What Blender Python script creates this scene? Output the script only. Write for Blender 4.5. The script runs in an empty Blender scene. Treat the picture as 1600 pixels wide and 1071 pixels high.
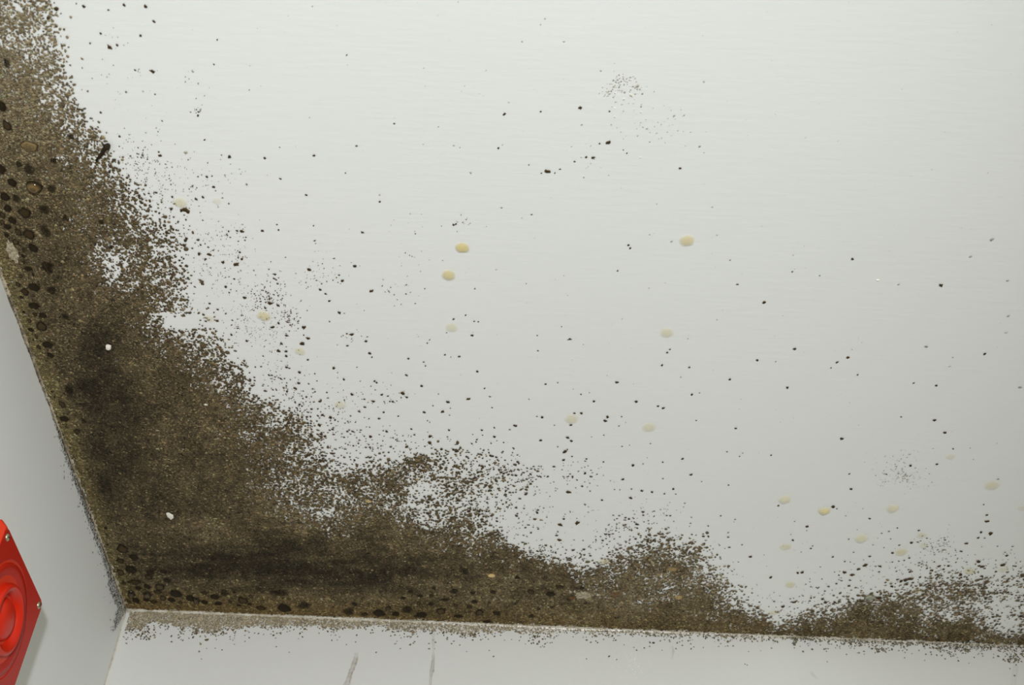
import bpy, math, random
import numpy as np
from mathutils import Matrix, Vector

random.seed(7)
rng = np.random.default_rng(11)
scene = bpy.context.scene
C = scene.collection

# ------------------------------------------------------------------ camera, world, flash, exposure
H = 2.5                                            # ceiling height; room corner at (0, 0, H)
FPX = 2000.0                                       # focal length in pixels of the 1600 px wide frame
CX, CY = 800.0, 535.5
RIGHT = np.array([0.99916929, -0.0127447, 0.03870788])
UP = np.array([-0.03666022, -0.69592642, 0.71717672])
FWD = np.array([-0.01779764, 0.71799999, 0.69581554])
CAM = np.array([0.52439529, -1.46024533, H - 0.9])

cam_data = bpy.data.cameras.new('camera')
cam_data.sensor_width = 23.5
cam_data.lens = FPX / 1600.0 * 23.5
cam_data.clip_start = 0.01
cam_data.dof.use_dof = True
cam_data.dof.focus_distance = 1.36
cam_data.dof.aperture_fstop = 8.0
cam = bpy.data.objects.new('camera', cam_data)
C.objects.link(cam)
cam.matrix_world = Matrix(((RIGHT[0], UP[0], -FWD[0], CAM[0]),
                           (RIGHT[1], UP[1], -FWD[1], CAM[1]),
                           (RIGHT[2], UP[2], -FWD[2], CAM[2]),
                           (0, 0, 0, 1)))
scene.camera = cam

world = bpy.data.worlds.new('world')
scene.world = world
world.use_nodes = True
bg = world.node_tree.nodes['Background']
bg.inputs['Color'].default_value = (1.0, 0.94, 0.76, 1)
bg.inputs['Strength'].default_value = 0.38

flash_data = bpy.data.lights.new('camera_flash', 'SPOT')  # off-camera flash
flash_data.energy = 169.0
flash_data.color = (0.96, 0.985, 1.03)
flash_data.shadow_soft_size = 0.035
flash_data.spot_size = math.radians(60)
flash_data.spot_blend = 1.0
flash = bpy.data.objects.new('camera_flash', flash_data)
C.objects.link(flash)
fp = np.array([0.75, -2.40, H - 1.165])               # held high behind the camera: the sounder's shadow points back to it
aim = np.array([0.38, -0.28, H]) - fp
flash.location = fp
flash.rotation_euler = Vector(aim).to_track_quat('-Z', 'Y').to_euler()

scene.view_settings.view_transform = 'Standard'
scene.view_settings.look = 'None'
scene.view_settings.gamma = 1.0
scene.view_settings.exposure = 0.0
scene.view_settings.use_curve_mapping = False

# ------------------------------------------------------------------ pixel -> place on a plane of the room
def rays(x, y):
    x = np.asarray(x, float); y = np.asarray(y, float)
    return ((x - CX)[..., None] * RIGHT - (y - CY)[..., None] * UP) / FPX + FWD

def on_ceiling(x, y):
    r = rays(x, y); s = (H - CAM[2]) / r[..., 2]
    return CAM + r * s[..., None], s / FPX           # point, metres per pixel across the view

def on_front(x, y):
    r = rays(x, y); s = (0 - CAM[1]) / r[..., 1]
    return CAM + r * s[..., None], s / FPX

def on_left(x, y):
    r = rays(x, y); s = (0 - CAM[0]) / r[..., 0]
    return CAM + r * s[..., None], s / FPX

FRAMES = {'ceiling': (np.array([1., 0, 0]), np.array([0, -1., 0]), np.array([0, 0, -1.])),
          'front': (np.array([1., 0, 0]), np.array([0, 0, 1.]), np.array([0, -1., 0])),
          'left': (np.array([0, 1., 0]), np.array([0, 0, 1.]), np.array([1., 0, 0]))}

def lin(c):
    c = np.asarray(c, float) / 255.0
    return np.where(c <= 0.04045, c / 12.92, ((c + 0.055) / 1.055) ** 2.4)

# ------------------------------------------------------------------ helpers
def tag(o, label=None, cat=None, group=None, kind=None):
    if label: o['label'] = label
    if cat: o['category'] = cat
    if group: o['group'] = group
    if kind: o['kind'] = kind
    return o

def link(name, me, mat=None, parent=None):
    o = bpy.data.objects.new(name, me)
    C.objects.link(o)
    if mat is not None and not me.materials: me.materials.append(mat)
    if parent is not None: o.parent = parent
    return o

def empty(name, loc):
    o = bpy.data.objects.new(name, None)
    o.empty_display_size = 0.02
    o.location = loc
    C.objects.link(o)
    return o

def mesh_np(name, verts, faces, cols=None, smooth=False):
    me = bpy.data.meshes.new(name)
    verts = np.asarray(verts, np.float32); faces = np.asarray(faces, np.int32)
    k = faces.shape[1]
    me.vertices.add(len(verts)); me.vertices.foreach_set('co', verts.ravel())
    me.loops.add(faces.size); me.loops.foreach_set('vertex_index', faces.ravel())
    me.polygons.add(len(faces))
    me.polygons.foreach_set('loop_start', np.arange(0, faces.size, k, dtype=np.int32))
    me.polygons.foreach_set('use_smooth', np.full(len(faces), smooth))
    if cols is not None:
        a = me.color_attributes.new('Col', 'FLOAT_COLOR', 'POINT')
        a.data.foreach_set('color', np.asarray(cols, np.float32).ravel())
    me.update(calc_edges=True)
    return me

def mesh_py(name, v, f, smooth=False):
    me = bpy.data.meshes.new(name)
    me.from_pydata(v, [], f)
    if smooth: me.polygons.foreach_set('use_smooth', [True] * len(me.polygons))
    me.update()
    return me

def box(name, lo, hi, mat, parent=None):
    x0, y0, z0 = lo; x1, y1, z1 = hi
    v = [(x0, y0, z0), (x1, y0, z0), (x1, y1, z0), (x0, y1, z0), (x0, y0, z1), (x1, y0, z1), (x1, y1, z1), (x0, y1, z1)]
    f = [(0, 3, 2, 1), (4, 5, 6, 7), (0, 1, 5, 4), (1, 2, 6, 5), (2, 3, 7, 6), (3, 0, 4, 7)]
    return link(name, mesh_py(name, v, f), mat, parent)

_lat = {}
def vnoise(x, y, scale, seed, sx=1.0):
    """smooth value noise, about -1..1"""
    if seed not in _lat: _lat[seed] = np.random.default_rng(1000 + seed).uniform(-1, 1, (256, 256))
    L = _lat[seed]
    u = np.asarray(x, float) / (scale * sx) + 57.3; v = np.asarray(y, float) / scale + 91.7
    i = np.floor(u).astype(int); j = np.floor(v).astype(int)
    a = u - i; b = v - j
    a = a * a * (3 - 2 * a); b = b * b * (3 - 2 * b)
    i0, i1, j0, j1 = i % 256, (i + 1) % 256, j % 256, (j + 1) % 256
    return (L[i0, j0] * (1 - a) + L[i1, j0] * a) * (1 - b) + (L[i0, j1] * (1 - a) + L[i1, j1] * a) * b

# ------------------------------------------------------------------ materials
def new_mat(name):
    m = bpy.data.materials.new(name); m.use_nodes = True
    nt = m.node_tree
    return m, nt, nt.nodes['Principled BSDF'], nt.nodes['Material Output']

def node(nt, t, **kw):
    n = nt.nodes.new(t)
    for k, v in kw.items():
        if k in n.inputs: n.inputs[k].default_value = v
        else: setattr(n, k, v)
    return n

def paint_mat(name, rgb, stretch, rough=0.55, bump=0.12, mottling=0.03):
    """matt emulsion with faint roller streaks"""
    m, nt, p, out = new_mat(name)
    tc = node(nt, 'ShaderNodeTexCoord')
    mp = node(nt, 'ShaderNodeMapping'); mp.inputs['Scale'].default_value = stretch
    nt.links.new(tc.outputs['Object'], mp.inputs['Vector'])
    n1 = node(nt, 'ShaderNodeTexNoise', Scale=90.0, Detail=5.0, Roughness=0.6)
    nt.links.new(mp.outputs[0], n1.inputs['Vector'])
    n2 = node(nt, 'ShaderNodeTexNoise', Scale=7.0, Detail=4.0, Roughness=0.55)
    nt.links.new(tc.outputs['Object'], n2.inputs['Vector'])
    mx = node(nt, 'ShaderNodeMix', data_type='RGBA')
    c = lin(rgb)
    mx.inputs['A'].default_value = (*(c * (1 - mottling)), 1)
    mx.inputs['B'].default_value = (*np.minimum(c * (1 + mottling), 1), 1)
    ad = node(nt, 'ShaderNodeMath', operation='ADD')
    m1 = node(nt, 'ShaderNodeMath', operation='MULTIPLY'); m1.inputs[1].default_value = 0.5
    m2 = node(nt, 'ShaderNodeMath', operation='MULTIPLY'); m2.inputs[1].default_value = 0.5
    nt.links.new(n1.outputs['Fac'], m1.inputs[0]); nt.links.new(n2.outputs['Fac'], m2.inputs[0])
    nt.links.new(m1.outputs[0], ad.inputs[0]); nt.links.new(m2.outputs[0], ad.inputs[1])
    nt.links.new(ad.outputs[0], mx.inputs['Factor'])
    nt.links.new(mx.outputs['Result'], p.inputs['Base Color'])
    bp = node(nt, 'ShaderNodeBump', Strength=bump, Distance=0.002)
    nt.links.new(n1.outputs['Fac'], bp.inputs['Height'])
    nt.links.new(bp.outputs['Normal'], p.inputs['Normal'])
    p.inputs['Roughness'].default_value = rough
    p.inputs['Specular IOR Level'].default_value = 0.25
    return m

def mould_mat(name, fine=(0.55, 1.5), scale=900.0, rough=0.9, bump=0.5):
    """colour from the growth's own colour attribute, broken up by fine grain"""
    m, nt, p, out = new_mat(name)
    at = node(nt, 'ShaderNodeAttribute', attribute_name='Col')
    tc = node(nt, 'ShaderNodeTexCoord')
    n1 = node(nt, 'ShaderNodeTexNoise', Scale=scale, Detail=3.0, Roughness=0.7)
    nt.links.new(tc.outputs['Object'], n1.inputs['Vector'])
    mr = node(nt, 'ShaderNodeMapRange')
    mr.inputs['From Min'].default_value = 0.3; mr.inputs['From Max'].default_value = 0.7
    mr.inputs['To Min'].default_value = fine[0]; mr.inputs['To Max'].default_value = fine[1]
    nt.links.new(n1.outputs['Fac'], mr.inputs['Value'])
    vm = node(nt, 'ShaderNodeVectorMath', operation='SCALE')
    nt.links.new(at.outputs['Color'], vm.inputs[0]); nt.links.new(mr.outputs[0], vm.inputs['Scale'])
    nt.links.new(vm.outputs[0], p.inputs['Base Color'])
    bp = node(nt, 'ShaderNodeBump', Strength=bump, Distance=0.001)
    nt.links.new(n1.outputs['Fac'], bp.inputs['Height']); nt.links.new(bp.outputs['Normal'], p.inputs['Normal'])
    p.inputs['Roughness'].default_value = rough
    p.inputs['Specular IOR Level'].default_value = 0.15
    return m

def drop_mat(name, rough, spec):
    """liquid bead: tint and clearness from the bead's own colour attribute"""
    m, nt, p, out = new_mat(name)
    at = node(nt, 'ShaderNodeAttribute', attribute_name='Col')
    nt.links.new(at.outputs['Color'], p.inputs['Base Color'])
    nt.links.new(at.outputs['Alpha'], p.inputs['Alpha'])
    p.inputs['Roughness'].default_value = rough
    p.inputs['Specular IOR Level'].default_value = spec
    return m

def plain_mat(name, rgb, rough=0.5, spec=0.5, metal=0.0, noise=0.08, scale=60.0):
    m, nt, p, out = new_mat(name)
    tc = node(nt, 'ShaderNodeTexCoord')
    n1 = node(nt, 'ShaderNodeTexNoise', Scale=scale, Detail=4.0)
    nt.links.new(tc.outputs['Object'], n1.inputs['Vector'])
    mx = node(nt, 'ShaderNodeMix', data_type='RGBA')
    c = lin(rgb)
    mx.inputs['A'].default_value = (*(c * (1 - noise)), 1); mx.inputs['B'].default_value = (*np.minimum(c * (1 + noise), 1), 1)
    nt.links.new(n1.outputs['Fac'], mx.inputs['Factor']); nt.links.new(mx.outputs['Result'], p.inputs['Base Color'])
    p.inputs['Roughness'].default_value = rough
    p.inputs['Specular IOR Level'].default_value = spec
    p.inputs['Metallic'].default_value = metal
    return m

M_CEIL = paint_mat('ceiling_paint', (233, 234, 229), (0.35, 2.2, 1.0))
M_FRONT = paint_mat('front_wall_paint', (210, 210, 203), (1.0, 1.0, 0.35))
M_LEFT = paint_mat('left_wall_paint', (234, 236, 232), (1.0, 1.0, 1.0), bump=0.06)
M_FLOOR = plain_mat('floor_screed', (120, 116, 108), 0.8, 0.2)
M_MOULD = mould_mat('mould_growth', fine=(0.72, 1.25))
M_FILM = mould_mat('mould_film', fine=(0.45, 1.55), scale=620.0)
M_SPOT = mould_mat('mould_spot', fine=(0.6, 1.4), scale=1200.0, bump=0.3)
M_DARKDROP = drop_mat('dark_moisture_bead', 0.45, 0.08)
M_GLINT = drop_mat('glinting_bead', 0.05, 0.3)
M_AMBER = drop_mat('amber_moisture_bead', 0.18, 0.4)

# ------------------------------------------------------------------ the room
tag(box('ceiling', (-0.15, -3.2, H), (3.2, 0.15, H + 0.12), M_CEIL), kind='structure')
tag(box('wall_front', (-0.15, 0.0, 0.0), (3.2, 0.15, H), M_FRONT), kind='structure')
tag(box('wall_left', (-0.15, -3.2, 0.0), (0.0, 0.0, H), M_LEFT), kind='structure')
tag(box('floor', (-0.15, -3.2, -0.1), (3.2, 0.15, 0.0), M_FLOOR), kind='structure')

def bead_mat(name, base, dirt, scale, thr, rough=0.35):
    m, nt, p, out = new_mat(name)
    tc = node(nt, 'ShaderNodeTexCoord')
    n1 = node(nt, 'ShaderNodeTexNoise', Scale=scale, Detail=6.0, Roughness=0.7)
    nt.links.new(tc.outputs['Object'], n1.inputs['Vector'])
    mr = node(nt, 'ShaderNodeMapRange')
    mr.inputs['From Min'].default_value = thr - 0.12; mr.inputs['From Max'].default_value = thr + 0.12
    nt.links.new(n1.outputs['Fac'], mr.inputs['Value'])
    mx = node(nt, 'ShaderNodeMix', data_type='RGBA')
    mx.inputs['A'].default_value = (*lin(base), 1); mx.inputs['B'].default_value = (*lin(dirt), 1)
    nt.links.new(mr.outputs[0], mx.inputs['Factor']); nt.links.new(mx.outputs['Result'], p.inputs['Base Color'])
    bp = node(nt, 'ShaderNodeBump', Strength=0.3, Distance=0.001)
    nt.links.new(n1.outputs['Fac'], bp.inputs['Height']); nt.links.new(bp.outputs['Normal'], p.inputs['Normal'])
    p.inputs['Roughness'].default_value = rough
    return m

def fillet(name, along, length, a, b, mat, leg=0.005, wob=0.0012, step=0.01, seed=1, taper=0.0, start=(0, 0, H)):
    """sealant bead: concave quarter fillet between two planes; a, b = directions into the two planes, along = run"""
    along, a, b, start = map(np.array, (along, a, b, start))
    n = int(length / step); K = 5
    V = []; F = []
    for i in range(n + 1):
        s = i * step
        leg_ = leg * (1 - taper * min(s / 1.3, 1)); la = leg_ + wob * float(vnoise(s * 1000, 3, 22, seed)) + wob * 0.6 * float(vnoise(s * 1000, 9, 7, seed + 1))
        lb = leg_ + wob * float(vnoise(s * 1000, 5, 25, seed + 2)) + wob * 0.6 * float(vnoise(s * 1000, 2, 8, seed + 3))
        for k in range(K):
            t = k / (K - 1) * math.pi / 2
            V.append(start + along * s + a * la * (1 - math.sin(t) * 0.86 - 0.14 * t / (math.pi / 2)) + b * lb * (1 - math.cos(t) * 0.86 - 0.14 * (1 - t / (math.pi / 2))))
        V.append(start + along * s - (a + b) * 0.0)
    for i in range(n):
        q = i * (K + 1); r = q + K + 1
        for k in range(K - 1): F.append((q + k, q + k + 1, r + k + 1, r + k))
    F.append(tuple(range(K, -1, -1))); e = n * (K + 1); F.append(tuple(range(e, e + K + 1)))
    return tag(link(name, mesh_py(name, [tuple(v) for v in V], F, True), mat), kind='structure')

M_BEAD1 = bead_mat('left_sealant', (190, 178, 152), (92, 80, 58), 55.0, 0.50)
M_BEAD2 = bead_mat('front_sealant', (206, 203, 190), (158, 146, 120), 38.0, 0.52, 0.28)
M_BEAD3 = bead_mat('corner_sealant', (202, 197, 184), (160, 148, 126), 60.0, 0.58)
fillet('trim_1', (0, -1., 0), 3.1, (1., 0, 0), (0, 0, -1.), M_BEAD1, leg=0.0029, wob=0.0010, seed=1)
fillet('trim_2', (1., 0, 0), 3.1, (0, 0, -1.), (0, -1., 0), M_BEAD2, leg=0.0054, taper=0.55, seed=11)
fillet('trim_3', (0, 0, -1.), 2.5, (0, -1., 0), (1., 0, 0), M_BEAD3, leg=0.0018, wob=0.0007, seed=21)

# ------------------------------------------------------------------ red square alarm sounder on the left wall
M_RED = plain_mat('red_plastic_lit', (212, 54, 22), 0.45, 0.3, noise=0.06, scale=25.0)  # lighter red puts the flash-lit near side into the housing colour
M_REDFACE = plain_mat('red_plastic_face', (180, 28, 6), 0.42, 0.25, noise=0.06, scale=25.0)
M_REDDOME = plain_mat('red_plastic_cone', (200, 36, 8), 0.36, 0.3, noise=0.05, scale=25.0)
M_BLACK = plain_mat('groove_shade', (40, 12, 10), 0.7, 0.2)  # shade in the horn recess and screw slots, painted as near-black red
M_STEEL = plain_mat('screw_steel', (176, 168, 140), 0.35, 0.5, metal=0.7, noise=0.2, scale=200.0)

SY, SZ, HS, DEP = -0.4353, H - 0.2901, 0.0650, 0.050     # centre, half size of the face, depth
sounder = tag(empty('alarm_sounder', (0, SY, SZ)), 'red square alarm sounder with round ribbed horn on the left wall', 'alarm')

def rounded_square(h, r, n=5):
    pts = []
    for cx_, cy_, a0 in ((h - r, h - r, 0), (-h + r, h - r, 90), (-h + r, -h + r, 180), (h - r, -h + r, 270)):
        for k in range(n):
            a = math.radians(a0 + 90 * k / (n - 1))
            pts.append((cx_ + r * math.cos(a), cy_ + r * math.sin(a)))
    return pts

def loft(rings, cap0=True, cap1=True):
    V = []; F = []
    m = len(rings[0])
    for r in rings: V += r
    for i in range(len(rings) - 1):
        for k in range(m):
            a = i * m + k; b = i * m + (k + 1) % m
            F.append((a, b, b + m, a + m))
    if cap0: F.append(tuple(reversed(range(m))))
    if cap1: F.append(tuple(range((len(rings) - 1) * m, len(rings) * m)))
    return V, F

def sq_ring(x, h, r): return [(x, y, z) for y, z in rounded_square(h, r)]
v, f = loft([sq_ring(0.0, HS + 0.0052, 0.005), sq_ring(DEP - 0.0062, HS + 0.0050, 0.005), sq_ring(DEP - 0.0050, HS + 0.0042, 0.0045), sq_ring(DEP - 0.0010, HS + 0.0002, 0.0025), sq_ring(DEP - 0.0006, HS - 0.0004, 0.0022)])
link('housing', mesh_py('housing', v, f), M_RED, sounder)

def lathe(prof, n=56):
    """profile of (radius, x) swept round the horn's axis (+x)"""
    V = []; F = []
    for r, x in prof:
        for k in range(n):
            a = 2 * math.pi * k / n
            V.append((x, r * math.cos(a), r * math.sin(a)))
    for i in range(len(prof) - 1):
        for k in range(n):
            a = i * n + k; b = i * n + (k + 1) % n
            F.append((a, b, b + n, a + n))
    return V, F

def smooth_link(name, vf, mat, parent):
    me = mesh_py(name, vf[0], vf[1], True)
    return link(name, me, mat, parent)

# face plate: square with a round opening (ring of quads from circle to square)
RO = 0.0535
n = 64; V = []; F = []
for k in range(n):
    a = 2 * math.pi * (k + 0.5) / n; ca, sa = math.cos(a), math.sin(a)
    s = (HS - 0.0006) / max(abs(ca), abs(sa))
    for rr, x in ((RO, DEP - 0.0080), (RO, DEP - 0.0006), (RO + 0.0008, DEP), (s, DEP), (s + 0.0004, DEP - 0.0012)):
        V.append((x, rr * ca - (0.0050 if rr < 0.056 and abs(rr - s) > 1e-3 else 0), rr * sa + (0.0030 if rr < 0.056 and abs(rr - s) > 1e-3 else 0)))
for k in range(n):
    q = k * 5; r = ((k + 1) % n) * 5
    for j in range(4): F.append((q + j, q + j + 1, r + j + 1, r + j))
link('face_plate', mesh_py('face_plate', V, F), M_REDFACE, sounder)
smooth_link('groove', lathe([(0.054, DEP - 0.0045), (0.012, DEP - 0.0045)]), M_BLACK, sounder)
smooth_link('horn_rim', lathe([(0.0522, DEP - 0.0045), (0.0518, DEP - 0.0008), (0.0508, DEP + 0.0008), (0.0460, DEP + 0.0004), (0.0400, DEP - 0.0006), (0.0350, DEP - 0.0014), (0.0338, DEP - 0.0040)]), M_REDFACE, sounder)
smooth_link('horn_ring', lathe([(0.0336, DEP - 0.0044), (0.0330, DEP + 0.0030), (0.0318, DEP + 0.0056), (0.0300, DEP + 0.0066), (0.0275, DEP + 0.0060), (0.0245, DEP + 0.0030), (0.0225, DEP - 0.0004), (0.0215, DEP - 0.0040)]), M_REDDOME, sounder)
smooth_link('horn_cone', lathe([(0.0206, DEP - 0.0044), (0.0198, DEP - 0.0005), (0.0182, DEP + 0.0020), (0.0150, DEP + 0.0042), (0.0105, DEP + 0.0056), (0.0055, DEP + 0.0063), (0.0001, DEP + 0.0066)]), M_REDDOME, sounder)
for horn_part in sounder.children:
    if horn_part.name.split('.')[0] in ('groove', 'horn_rim', 'horn_ring', 'horn_cone'): horn_part.location = (0, -0.0050, 0.0030)
def screw(y, z, ang):
    s = smooth_link('screw', lathe([(0.0037, DEP - 0.0002), (0.0036, DEP + 0.0006), (0.0029, DEP + 0.0013), (0.0001, DEP + 0.0016)], 20), M_STEEL, sounder)
    s.location = (0, y, z)
    d = box('screw_slot', (DEP + 0.0006, -0.0026, -0.0004), (DEP + 0.0018, 0.0026, 0.0004), M_BLACK, s)
    d.rotation_euler = (ang, 0, 0)
for sy, sz, a in ((-1, 1, 0.5), (1, 1, 1.3), (-1, -1, 0.2), (1, -1, 2.2)):
    screw(sy * 0.0565, sz * 0.0575, a)

# ------------------------------------------------------------------ mould: coverage of the ceiling
def edge_y(x): return 953 + 0.0406 * (np.asarray(x, float) - 197)     # ceiling / front wall
def edge_x(y): return 197 - (953 - np.asarray(y, float)) * 0.3731     # ceiling / left wall

C05 = [(70,-260),(78,-60),(84,0),(92,30),(100,65),(112,110),(120,150),(140,175),(158,205),(175,225),(200,255),(222,290),(248,310),(275,335),(298,360),(300,400),(302,430),(308,460),(330,480),(350,505),(366,535),(390,570),(410,600),(430,620),(470,640),(495,655),(515,690),(560,690),(585,700),(620,715),(660,705),(700,700),(740,700),(790,712),(835,735),(830,765),(785,790),(785,820),(800,845),(845,860),(880,872),(930,880),(955,862),(975,840),(1000,825),(1040,828),(1080,840),(1108,850),(1120,880),(1140,900),(1165,930),(1195,950),(1215,965),(1240,955),(1280,945),(1310,930),(1350,922),(1390,918),(1425,902),(1470,893),(1520,895),(1560,893),(1610,890),(1900,860)]
C50 = [(55,-260),(70,0),(85,60),(98,100),(108,140),(128,180),(148,215),(165,240),(180,260),(190,290),(200,310),(215,340),(240,365),(258,385),(270,420),(272,455),(262,490),(275,515),(310,525),(330,540),(350,560),(370,575),(388,600),(395,620),(420,635),(450,645),(475,660),(485,685),(500,715),(520,738),(560,745),(600,732),(630,722),(650,712),(675,720),(680,735),(645,760),(638,790),(663,806),(713,796),(733,811),(771,826),(801,851),(827,864),(865,877),(915,889),(935,884),(973,864),(997,851),(1025,837),(1070,851),(1095,860),(1104,888),(1123,908),(1137,933),(1165,950),(1199,964),(1214,978),(1256,961),(1307,950),(1357,941),(1397,930),(1439,927),(1453,910),(1495,908),(1532,913),(1549,927),(1543,950),(1537,972),(1560,989),(1574,995),(1594,989),(1602,970),(1640,930),(1900,900)]
C85 = [(-90,-260),(-60,0),(-40,60),(-8,105),(18,145),(38,185),(62,222),(88,250),(112,272),(138,300),(152,335),(146,365),(140,400),(135,430),(165,445),(180,455),(195,480),(215,495),(235,510),(240,530),(265,545),(290,565),(310,590),(330,610),(345,640),(370,660),(390,700),(400,740),(395,770),(410,790),(450,800),(480,815),(520,825),(560,815),(600,810),(640,825),(680,850),(730,860),(790,868),(830,876),(870,888),(910,900),(935,910),(960,920),(1000,935),(1060,945),(1120,955),(1170,968),(1200,978),(1220,987),(1290,972),(1340,965),(1400,965),(1440,975),(1500,985),(1560,997),(1650,1000),(1900,1005)]
CLOSE = [(2000, 1400), (-600, 1400), (-600, -500)]

def seg_dist(px, py, line):
    d = np.full(px.shape, 1e9)
    for (x0, y0), (x1, y1) in zip(line[:-1], line[1:]):
        dx, dy = x1 - x0, y1 - y0
        t = np.clip(((px - x0) * dx + (py - y0) * dy) / (dx * dx + dy * dy), 0, 1)
        d = np.minimum(d, (px - x0 - t * dx) ** 2 + (py - y0 - t * dy) ** 2)
    return np.sqrt(d)

def inside(px, py, poly):
    r = np.zeros(px.shape, bool); n_ = len(poly)
    for i in range(n_):
        x0, y0 = poly[i]; x1, y1 = poly[(i + 1) % n_]
        if y0 == y1: continue
        c = ((y0 > py) != (y1 > py)) & (px < (x1 - x0) * (py - y0) / (y1 - y0) + x0)
        r ^= c
    return r

GX0, GY0, GS = -300, -260, 5
gx = np.arange(GX0, 1900, GS); gy = np.arange(GY0, 1080, GS)
GXX, GYY = np.meshgrid(gx, gy, indexing='ij')
def signed(line):
    d = seg_dist(GXX, GYY, line)
    return np.where(inside(GXX, GYY, line + CLOSE), d, -d)
s05, s50, s85 = signed(C05), signed(C50), signed(C85)
cov = np.where(s85 > 0, 0.85 + 0.13 * np.minimum(np.abs(s85) / 40, 1),
      np.where(s50 > 0, 0.5 + 0.35 * np.abs(s50) / (np.abs(s50) + np.abs(s85) + 1e-6),
      np.where(s05 > 0, 0.06 + 0.44 * np.abs(s05) / (np.abs(s05) + np.abs(s50) + 1e-6),
               0.06 * np.exp(-np.abs(s05) / 9))))
# thin and thick places: (x, y, sx, sy, amount)
MODS = [(20,8,22,10,-.25),(12,60,14,12,-.25),(20,175,12,8,-.18),(45,90,18,14,-.12),(60,60,25,20,-.10),(70,150,25,25,-.12),
        (104,348,6,24,-.24),(103,290,6,8,-.16),(125,345,16,30,-.07),(178,418,16,16,-.50),(172,440,7,10,-.30),(185,400,25,15,-.15),(160,385,18,18,-.12),
        (285,506,34,11,-.42),(265,495,16,9,-.25),(370,545,20,12,-.1),(330,470,22,14,-.12),
        (395,610,14,9,-.3),(345,600,14,12,-.12),(500,800,22,9,-.32),(455,785,20,12,-.22),(430,760,24,30,-.14),(540,780,14,10,-.15),
        (340,680,9,9,-.14),(180,565,16,14,-.10),(505,725,10,25,.15),(560,750,60,10,.15),
        (665,760,18,12,-.35),(690,775,22,10,-.22),(655,800,10,10,-.15),(715,765,25,18,.14),(720,745,20,12,.10),(650,722,20,10,.25),(540,690,14,6,.12),(575,715,14,6,.12),
        (770,735,30,18,.08),(910,930,18,6,-.22),(965,905,10,12,-.06),(1040,885,55,28,.12),(1000,905,30,20,.06),(1100,930,30,20,.10),(1090,880,10,8,-.12),(1400,950,60,16,.10),(1500,925,40,10,.08),
        (1478,962,18,9,-.45),(1452,950,10,8,-.15),(1500,945,22,10,-.12),(1560,950,26,16,-.35),(1575,975,20,10,-.3),(1593,905,10,10,.25),(1415,905,20,6,.25),(1350,950,30,8,.10),(1425,945,16,8,-.1)]
for x, y, a, b, w in MODS:
    cov += w * np.exp(-(((GXX - x) / a) ** 2 + ((GYY - y) / b) ** 2) / 1.2)
cov *= 1 + (0.16 * vnoise(GXX, GYY, 26, 3) + 0.12 * vnoise(GXX, GYY, 11, 4)) * np.clip(1 - s85 / 22, 0.05, 1)
# beside the walls the growth is unbroken except along the far right
near_front = np.exp(-np.maximum(edge_y(GXX) - GYY, 0) / 10.0)
cov = np.maximum(cov, np.where(GXX < 1560, 0.9, 0.75) * np.clip(near_front * 1.25, 0, 1))
cov = np.clip(cov, 0, 0.985)

def grid_at(G, x, y):
    u = np.clip((np.asarray(x) - GX0) / GS, 0, len(gx) - 1.001); v = np.clip((np.asarray(y) - GY0) / GS, 0, len(gy) - 1.001)
    i = u.astype(int); j = v.astype(int); a = u - i; b = v - j
    return (G[i, j] * (1 - a) + G[i + 1, j] * a) * (1 - b) + (G[i, j + 1] * (1 - a) + G[i + 1, j + 1] * a) * b

def bumps(x, y, L):
    r = 0
    for bx, by, a, b, w in L: r = r + w * np.exp(-(((x - bx) / a) ** 2 + ((y - by) / b) ** 2))
    return r
DARK = [(165,640,42,120,.45),(150,770,30,60,.35),(340,870,120,45,.25),(150,560,45,70,.75),(135,610,20,60,.3),(195,690,50,90,.5),(210,770,60,50,.25),(430,885,170,38,.75),(260,870,90,40,.45),(330,740,60,60,.35),(620,885,110,26,.45),(300,800,60,30,.3),(560,900,90,20,.4),(410,850,60,40,.3),(90,440,18,60,.3),(125,380,22,30,.15),(240,600,60,50,.2)]
LIGHT = [(178,565,24,18,.55),(340,690,14,14,.5),(325,830,34,26,.45),(500,795,40,14,.5),(480,810,30,18,.3),(60,60,80,110,.6),(30,170,60,80,.35),(330,735,10,50,.35),(178,690,24,10,.35),(545,900,30,7,.35),(420,800,30,18,.2),(1040,900,90,50,.35),(960,940,60,25,.35),(530,815,50,16,.25),(650,800,60,20,.2),(1480,950,90,40,.2)]
def tone(x, y):
    """the growth's own colour: olive film beside the walls, blackish heart, tan fringe"""
    x = np.asarray(x, float); y = np.asarray(y, float)
    dl = x - edge_x(y); df = edge_y(x) - y
    d = bumps(x, y, DARK); l = bumps(x, y, LIGHT)
    streak = vnoise(x, y, 6, 5, 9.0) * np.clip((y - 740) / 120, 0, 1)
    t = 0.44 - 0.37 * np.clip(d, 0, 1) + 0.36 * l + 0.10 * vnoise(x, y, 30, 6) + 0.10 * vnoise(x, y, 9, 7) + 0.12 * streak
    t = np.clip(t, 0, 1)[..., None]
    dark = np.array([50, 44, 32.]); mid = np.array([107, 94, 68.]); pale = np.array([150, 138, 112.])
    c = np.where(t < 0.5, dark + (mid - dark) * t * 2, mid + (pale - mid) * (t - 0.5) * 2)
    ol = np.clip(1.5 - dl / 24, 0, 1)
    c = c + (np.array([116, 104, 70.]) - c) * (0.85 * ol)[..., None]
    br = np.clip(1 - df / 42, 0, 1) * np.clip(1.15 - x / 1500, 0.2, 1)
    c = c + (np.array([118, 97, 58.]) - c) * (0.80 * br)[..., None]
    return c

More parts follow.
